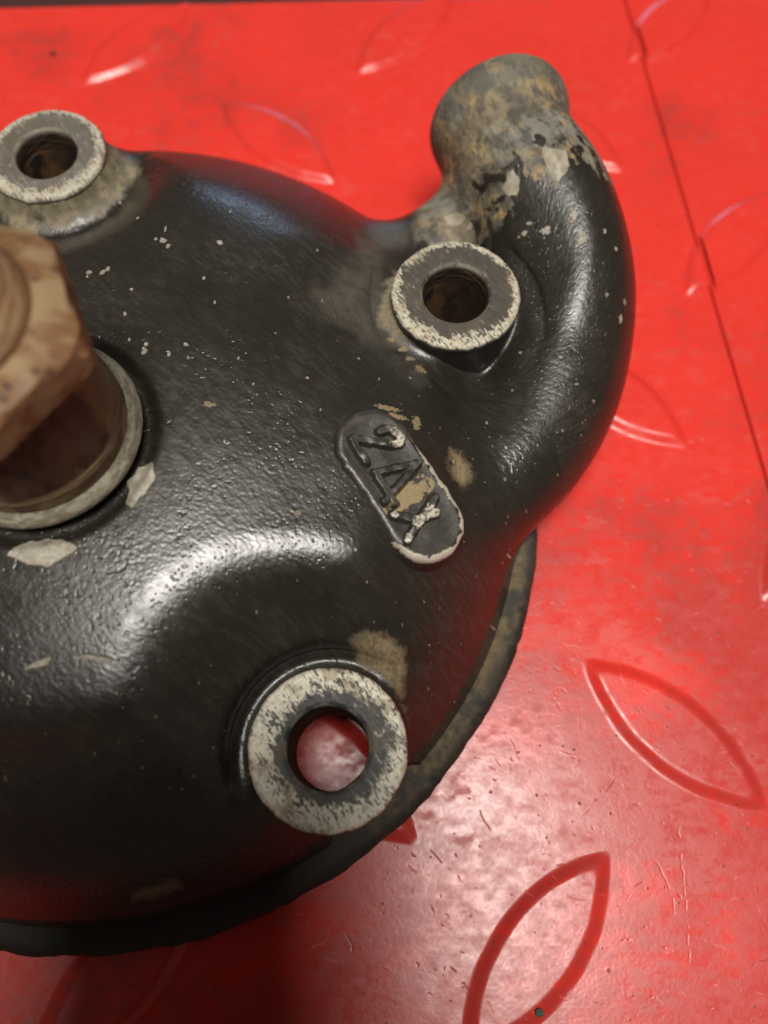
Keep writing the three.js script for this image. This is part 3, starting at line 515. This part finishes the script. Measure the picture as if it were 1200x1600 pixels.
// ---- the raised pad with its characters ----
{
  const P1 = new THREE.Vector3(-1.05, 32.1, -42.6), P2 = new THREE.Vector3(5.55, 29.5, -33.1);
  const mid = P1.clone().add(P2).multiplyScalar(0.5), ax = P2.clone().sub(P1), L = ax.length(); ax.normalize();
  const up = new THREE.Vector3(13.3, -3.2, -9); up.addScaledVector(ax, -up.dot(ax)).normalize();
  const nor = new THREE.Vector3().crossVectors(up, ax).normalize(); if (nor.y < 0) nor.negate();
  const M = new THREE.Matrix4().makeBasis(ax, nor, up).setPosition(mid.clone().multiplyScalar(MM));
  // local: x along the text, y out of the face, z towards the top of the characters
  const R = 5.35, na = 220, out = [];
  const prof = [[0.9, -6], [0.35, -2.2], [0.1, -1.1], [0, -0.62], [-0.12, -0.3], [-0.34, -0.06], [-0.64, 0.08], [-1.0, 0.1], [-1.5, -0.02], [-2.5, -0.06], [-3.6, -0.05], [-4.6, -0.05], [-5.35, -0.05]];
  const pos = [], idx = [], flat = [];
  for (let a = 0; a < na; a++) {
    const t = a / na * (2 * Math.PI * R + 2 * L); let cx, cz, nx, nz;            // walk round the outline
    const arc = Math.PI * R;
    if (t < L) { cx = -L / 2 + t; cz = 0; nx = 0; nz = -1; } else if (t < L + arc) { const q = (t - L) / R - Math.PI / 2; cx = L / 2; cz = 0; nx = Math.cos(q); nz = Math.sin(q); } else if (t < 2 * L + arc) { cx = L / 2 - (t - L - arc); cz = 0; nx = 0; nz = 1; } else { const q = (t - 2 * L - arc) / R + Math.PI / 2; cx = -L / 2; cz = 0; nx = Math.cos(q); nz = Math.sin(q); }
    for (const [o, y] of prof) { flat.push(cx + nx * (R + o), nz * (R + o)); const rr = R + o + (o > -1 ? (noise(a * 0.16, 5, 141) - 0.5) * 0.34 + (noise(a * 0.7, 9, 142) - 0.5) * 0.1 : 0); pos.push(cx + nx * rr, y + (o < -0.2 ? (noise((cx + nx * rr) * 0.5 + 20, nz * rr * 0.5, 143) - 0.5) * 0.14 : 0), nz * rr); }
  }
  const m = prof.length;
  for (let a = 0; a < na; a++) for (let j = 0; j < m - 1; j++) { const b = (a + 1) % na; idx.push(a * m + j, b * m + j + 1, b * m + j, a * m + j, a * m + j + 1, b * m + j + 1); }
  const g = new THREE.BufferGeometry(); g.setAttribute('position', new THREE.Float32BufferAttribute(pos.map((v) => v * MM), 3)); g.setIndex(idx); g.computeVertexNormals();
  const W = 26;
  const maps = surface(1024, (u, v, o) => {
    const x = (u - 0.5) * W, z = (v - 0.5) * W, n = fbm(x / 1.5 + 3, z / 1.5, 151), s = fbm(x / 0.5, z / 0.9, 152, 3), D = noise(x / 0.15, z / 0.15, 153);
    const dx = Math.max(0, Math.abs(x) - L / 2) * Math.sign(x), r = Math.hypot(dx, z), a = Math.atan2(z, x);
    for (let c = 0; c < 3; c++) o.c[c] = [0.03, 0.026, 0.02][c] * (0.7 + 0.6 * n);
    o.r = 0.42 + 0.2 * (s - 0.5); o.h = 0.4 + 0.3 * (s - 0.5) + 0.1 * D;
    // paint rubbed off along the upper and outer edge
    const side = z > 0 ? smooth(-6.5, -1, x) : smooth(5, 8, x) * (x > 0 ? 1 : 0), w = 0.85 * side * (0.55 + 1.1 * (n - 0.25)), t = smooth(-0.12, 0.12, r + (s - 0.5) * 0.7 - (R - w)) * (w > 0.1 ? 1 : 0) * (1 - smooth(-0.02, 0.1, r - R + (s - 0.5) * 0.25));
    mix3(o.c, [0.42, 0.38, 0.3], t * 0.95);
    // dried mud between the second and third characters
    const mud = Math.max(Math.hypot((x - 1.75) / 1.45, (z + 0.1) / 4.1), Math.abs(z) > 4.2 ? 9 : 0) + (n - 0.5) * 1.5 + (s - 0.5) * 0.7, k = 1 - smooth(0.85, 1.05, mud);
    mix3(o.c, [0.27, 0.2, 0.1], k * (0.75 + 0.25 * D)); o.r += 0.35 * k; o.h += 0.3 * k * (0.6 + 0.4 * s);
    const dry = smooth(0.55, 0.75, n) * 0.12; mix3(o.c, [0.16, 0.13, 0.085], dry * (1 - t));
  });
  const uv = new Float32Array(pos.length / 3 * 2); for (let i = 0; i < pos.length / 3; i++) { uv[i * 2] = flat[i * 2] / W + 0.5; uv[i * 2 + 1] = flat[i * 2 + 1] / W + 0.5; }
  g.setAttribute('uv', new THREE.BufferAttribute(uv, 2));
  const pad = part('number_pad', g, coated(maps, 0.00009, { ior: 1.6 }), head, 'raised oval pad with cast characters, its outer edge rubbed bare');
  pad.matrixAutoUpdate = true; M.decompose(pad.position, pad.quaternion, pad.scale);
  // strokes: [x, z] along the text and towards its top, half width at each point
  const K = 0.0214, strokes = [
    ['numeral', [[[-341, 74], [-335, 120], [-295, 155], [-245, 168], [-222, 140], [-235, 90], [-275, 40], [-325, -25], [-385, -100]], [[-388, -108], [-330, -118], [-280, -120], [-228, -118]]], 20, [[-240, 150, 75]]],
    ['numeral', [[[-50, 165], [40, -165]], [[-50, 165], [-138, -108]], [[-138, -108], [-90, -110], [-5, -110], [84, -112]]], 17, []],
    ['letter', [[[262, 78], [250, 10], [256, -60], [285, -125], [312, -182]], [[186, 128], [222, 40], [244, -40], [190, -105], [138, -162]]], 20, [[262, 45, 66], [262, -50, 52], [305, -170, 34], [138, -162, 24]]],
  ];
  for (const [name, lines, half, bare] of strokes) {
    // a cast-in ridge: flat on top, running out softly into the pad
    const W0 = half * K * 1.18, FIL = 0.3, Hs = 0.8, segs = [];
    for (const line of lines) { const pts = line.length > 2 ? new THREE.CatmullRomCurve3(line.map(([x, z]) => new THREE.Vector3(x * K, 0, z * K)), false, 'catmullrom', 0.35).getPoints(24) : line.map(([x, z]) => new THREE.Vector3(x * K, 0, z * K)); for (let i = 0; i < pts.length - 1; i++) segs.push([pts[i].x, pts[i].z, pts[i + 1].x, pts[i + 1].z]); }
    const dist = (x, z) => { let d = 9; for (const [ax2, az2, bx2, bz2] of segs) { const ex = bx2 - ax2, ez = bz2 - az2, t = clamp(((x - ax2) * ex + (z - az2) * ez) / (ex * ex + ez * ez)); d = Math.min(d, Math.hypot(x - ax2 - ex * t, z - az2 - ez * t)); } return d; };
    const xs = segs.flatMap((q) => [q[0], q[2]]), zs = segs.flatMap((q) => [q[1], q[3]]), x0 = Math.min(...xs) - 1, z0 = Math.min(...zs) - 1, st = 0.065, nx = Math.ceil((Math.max(...xs) + 1 - x0) / st), nz = Math.ceil((Math.max(...zs) + 1 - z0) / st);
    const pp = [], cc = [], ii = [], id = new Int32Array((nx + 1) * (nz + 1)).fill(-1);
    for (let j = 0; j <= nz; j++) for (let i = 0; i <= nx; i++) {
      const x = x0 + i * st, z = z0 + j * st, d = dist(x, z) + (noise(x * 2.2, z * 2.2, 161) - 0.5) * 0.22;
      if (d > W0 + FIL + 0.14) continue;
      const t = 1 - smooth(W0 - 0.12, W0 + FIL, d), y = Hs * t * (0.8 + 0.35 * noise(x * 0.9, z * 0.9, 162)) + 0.02 - (d > W0 + FIL ? 0.15 : 0);
      id[j * (nx + 1) + i] = pp.length / 3; pp.push(x * MM, y * MM, z * MM);
      let b = 0; for (const [bx, bz, br] of bare) b = Math.max(b, 1 - smooth(0.7, 1, Math.hypot(x / K - bx, z / K - bz) / br + (noise(x * 6, z * 6, 163) - 0.5) * 0.6));
      b *= smooth(0.45, 0.8, t) * (0.3 + 0.7 * smooth(0.3, 0.6, fbm(x * 3, z * 2, 164))); const col = [0.027, 0.024, 0.019]; mix3(col, [0.5, 0.46, 0.37], b);
      mix3(col, [0.25, 0.185, 0.095], smooth(0.3, 0.8, 1 - Math.hypot((x - 1.75) / 1.6, (z + 0.1) / 4.1) + (noise(x * 2, z * 2, 165) - 0.5) * 0.9) * 0.75); cc.push(...col);
    }
    for (let j = 0; j < nz; j++) for (let i = 0; i < nx; i++) { const q = [id[j * (nx + 1) + i], id[j * (nx + 1) + i + 1], id[(j + 1) * (nx + 1) + i + 1], id[(j + 1) * (nx + 1) + i]]; if (q.every((k) => k >= 0)) ii.push(q[0], q[2], q[1], q[0], q[3], q[2]); }
    const s = new THREE.BufferGeometry(); s.setAttribute('position', new THREE.Float32BufferAttribute(pp, 3)); s.setAttribute('color', new THREE.Float32BufferAttribute(cc, 3)); s.setIndex(ii); s.computeVertexNormals();
    part(name, s, new THREE.MeshPhysicalMaterial({ vertexColors: true, roughness: 0.4, ior: 1.6 }), pad);
  }
}

// ================= the plug screwed into the head =================
{
  const plug = thing('spark_plug', 'rusty dirt caked spark plug with hexagon, screwed into the black casting', 'spark plug', [PX, 0, PZ]);
  const mottled = (seed, a, b, c, sx, sy) => coated(surface(512, (u, v, o) => {
    const E = fbm(u * sx, v * sy, seed), B = fbm(u * sx * 4, v * sy * 4, seed + 3), D = noise(u * 256, v * 256, seed + 5);
    for (let k = 0; k < 3; k++) o.c[k] = a[k] * (0.7 + 0.6 * B);
    mix3(o.c, b, smooth(0.45, 0.62, E)); mix3(o.c, c, smooth(0.56, 0.72, B * 0.6 + (1 - E) * 0.4)); o.r = 0.62 + 0.25 * (B - 0.5); o.h = 0.3 + 0.5 * B + 0.1 * D;
  }, true), 0.00025);
  const rust = mottled(201, [0.17, 0.082, 0.03], [0.25, 0.165, 0.08], [0.055, 0.024, 0.01], 9, 11);
  const shellM = mottled(211, [0.1, 0.052, 0.024], [0.24, 0.165, 0.08], [0.04, 0.018, 0.009], 16, 12);
  const washerM = mottled(221, [0.2, 0.175, 0.12], [0.3, 0.27, 0.2], [0.09, 0.07, 0.045], 60, 9);
  const porcelain = mottled(231, [0.42, 0.3, 0.22], [0.46, 0.36, 0.27], [0.22, 0.12, 0.07], 7, 7);
  part('gasket_washer', lathe(filleted([[8, 35.9], [12.6, 35.9], [13.2, 37], [12.6, 38.1], [11.5, 38.1]], 0.7, 5), 160), washerM, plug);
  part('shell', lathe(filleted([[11.5, 35.8], [11.55, 40.5], [11.1, 40.9], [11.1, 57]], 0.3, 3), 128), shellM, plug);
  const ap = 12.6, hx = [], na = 240, ys = [[55.8, 0], [56, 0], [56.4, 0], [57, 0], [58, 0], [59.6, 0], [60.3, 0], [61, 0]], turn = THREE.MathUtils.degToRad(37), ii = [], uvs = [];
  const cone = (y) => (y < 56.6 ? 13.9 + (y - 55.8) * 1.4 : y > 59 ? 14.5 - (y - 59) * 1.5 : 99);
  const rows = [[55.8, 9], ...ys.map(([y]) => [y, 0]), [61.6, 9.8], [61.6, 8]];
  rows.forEach(([y, rr], j) => { for (let a = 0; a <= na; a++) { const t = a / na * Math.PI * 2, m = ((t - turn + 7 * Math.PI / 6) % (Math.PI / 3)) - Math.PI / 6; let r = rr || Math.min(ap / Math.cos(m), cone(y)); if (!rr) r = Math.min(r, 14.6); hx.push(r * Math.cos(t) * MM, y * MM, r * Math.sin(t) * MM); uvs.push(a / na * 2, y / 40); } });
  for (let j = 0; j < rows.length - 1; j++) for (let a = 0; a < na; a++) { const p = j * (na + 1) + a, q = p + na + 1; ii.push(p, q, p + 1, p + 1, q, q + 1); }
  let g = new THREE.BufferGeometry(); g.setAttribute('position', new THREE.Float32BufferAttribute(hx, 3)); g.setAttribute('uv', new THREE.Float32BufferAttribute(uvs, 2)); g.setIndex(ii);
  g = toCreasedNormals(g, 0.35);
  { const p = g.attributes.position, n = g.attributes.normal, uv = g.attributes.uv; for (let i = 0; i < p.count; i += 3) if (Math.abs(n.getY(i)) + Math.abs(n.getY(i + 1)) + Math.abs(n.getY(i + 2)) > 1.1) for (let k = i; k < i + 3; k++) uv.setXY(k, p.getX(k) / MM / 42 + 0.3, p.getZ(k) / MM / 42 + 0.6); }
  part('hexagon', g, rust, plug);
  part('crimp_collar', lathe(filleted([[9.8, 60.9], [9.6, 62.3], [8.2, 63.4], [6.9, 63.6], [6.7, 64]], 0.6, 4), 96), rust, plug);
  part('insulator', lathe(filleted([[6.6, 63.5], [6.6, 78], [6.0, 79], [6.0, 84], [5, 96], [2.5, 97], [0.01, 97]], 0.6, 4), 96), porcelain, plug);
}

// ================= loose grit =================
function grit(label, x, z, size, color, seed, y = 0) {
  const g = new THREE.IcosahedronGeometry(size * MM, 2), p = g.attributes.position;
  for (let i = 0; i < p.count; i++) { const k = 0.7 + 0.6 * noise(p.getX(i) / MM / size * 1.3 + seed, p.getZ(i) / MM / size * 1.3 + p.getY(i) / MM / size, seed); p.setXYZ(i, p.getX(i) * k * 1.2, p.getY(i) * k * 0.6, p.getZ(i) * k); }
  const gg = mergeVertices(g.deleteAttribute('normal').deleteAttribute('uv')); gg.computeVertexNormals();
  const m = part('grit', gg, new THREE.MeshStandardMaterial({ color: new THREE.Color(...color), roughness: 0.9 }), scene);
  m.name = 'grit' + (grit.n ? '_' + String(grit.n).padStart(3, '0') : ''); grit.n = (grit.n || 0) + 1;
  m.position.set(x * MM, (y + size * 0.35) * MM, z * MM); m.userData = { label, category: 'grit', group: 'loose crumbs of grit on the red tiles' };
}
grit('dark brown crumb on the bare red tile above the dusty bolt boss', -72.5, -152, 0.5, [0.03, 0.02, 0.015], 3);
grit('grey green crumb inside the open leaf shaped lug at the near edge', 21.3, 28.6, 0.5, [0.06, 0.075, 0.06], 5, 1.0);
grit('black crumb touching the rim of the casting below the worn boss', -2.8, 7.6, 0.55, [0.02, 0.02, 0.014], 7);

renderer.setSize(768, 1024);
renderer.render(scene, camera);
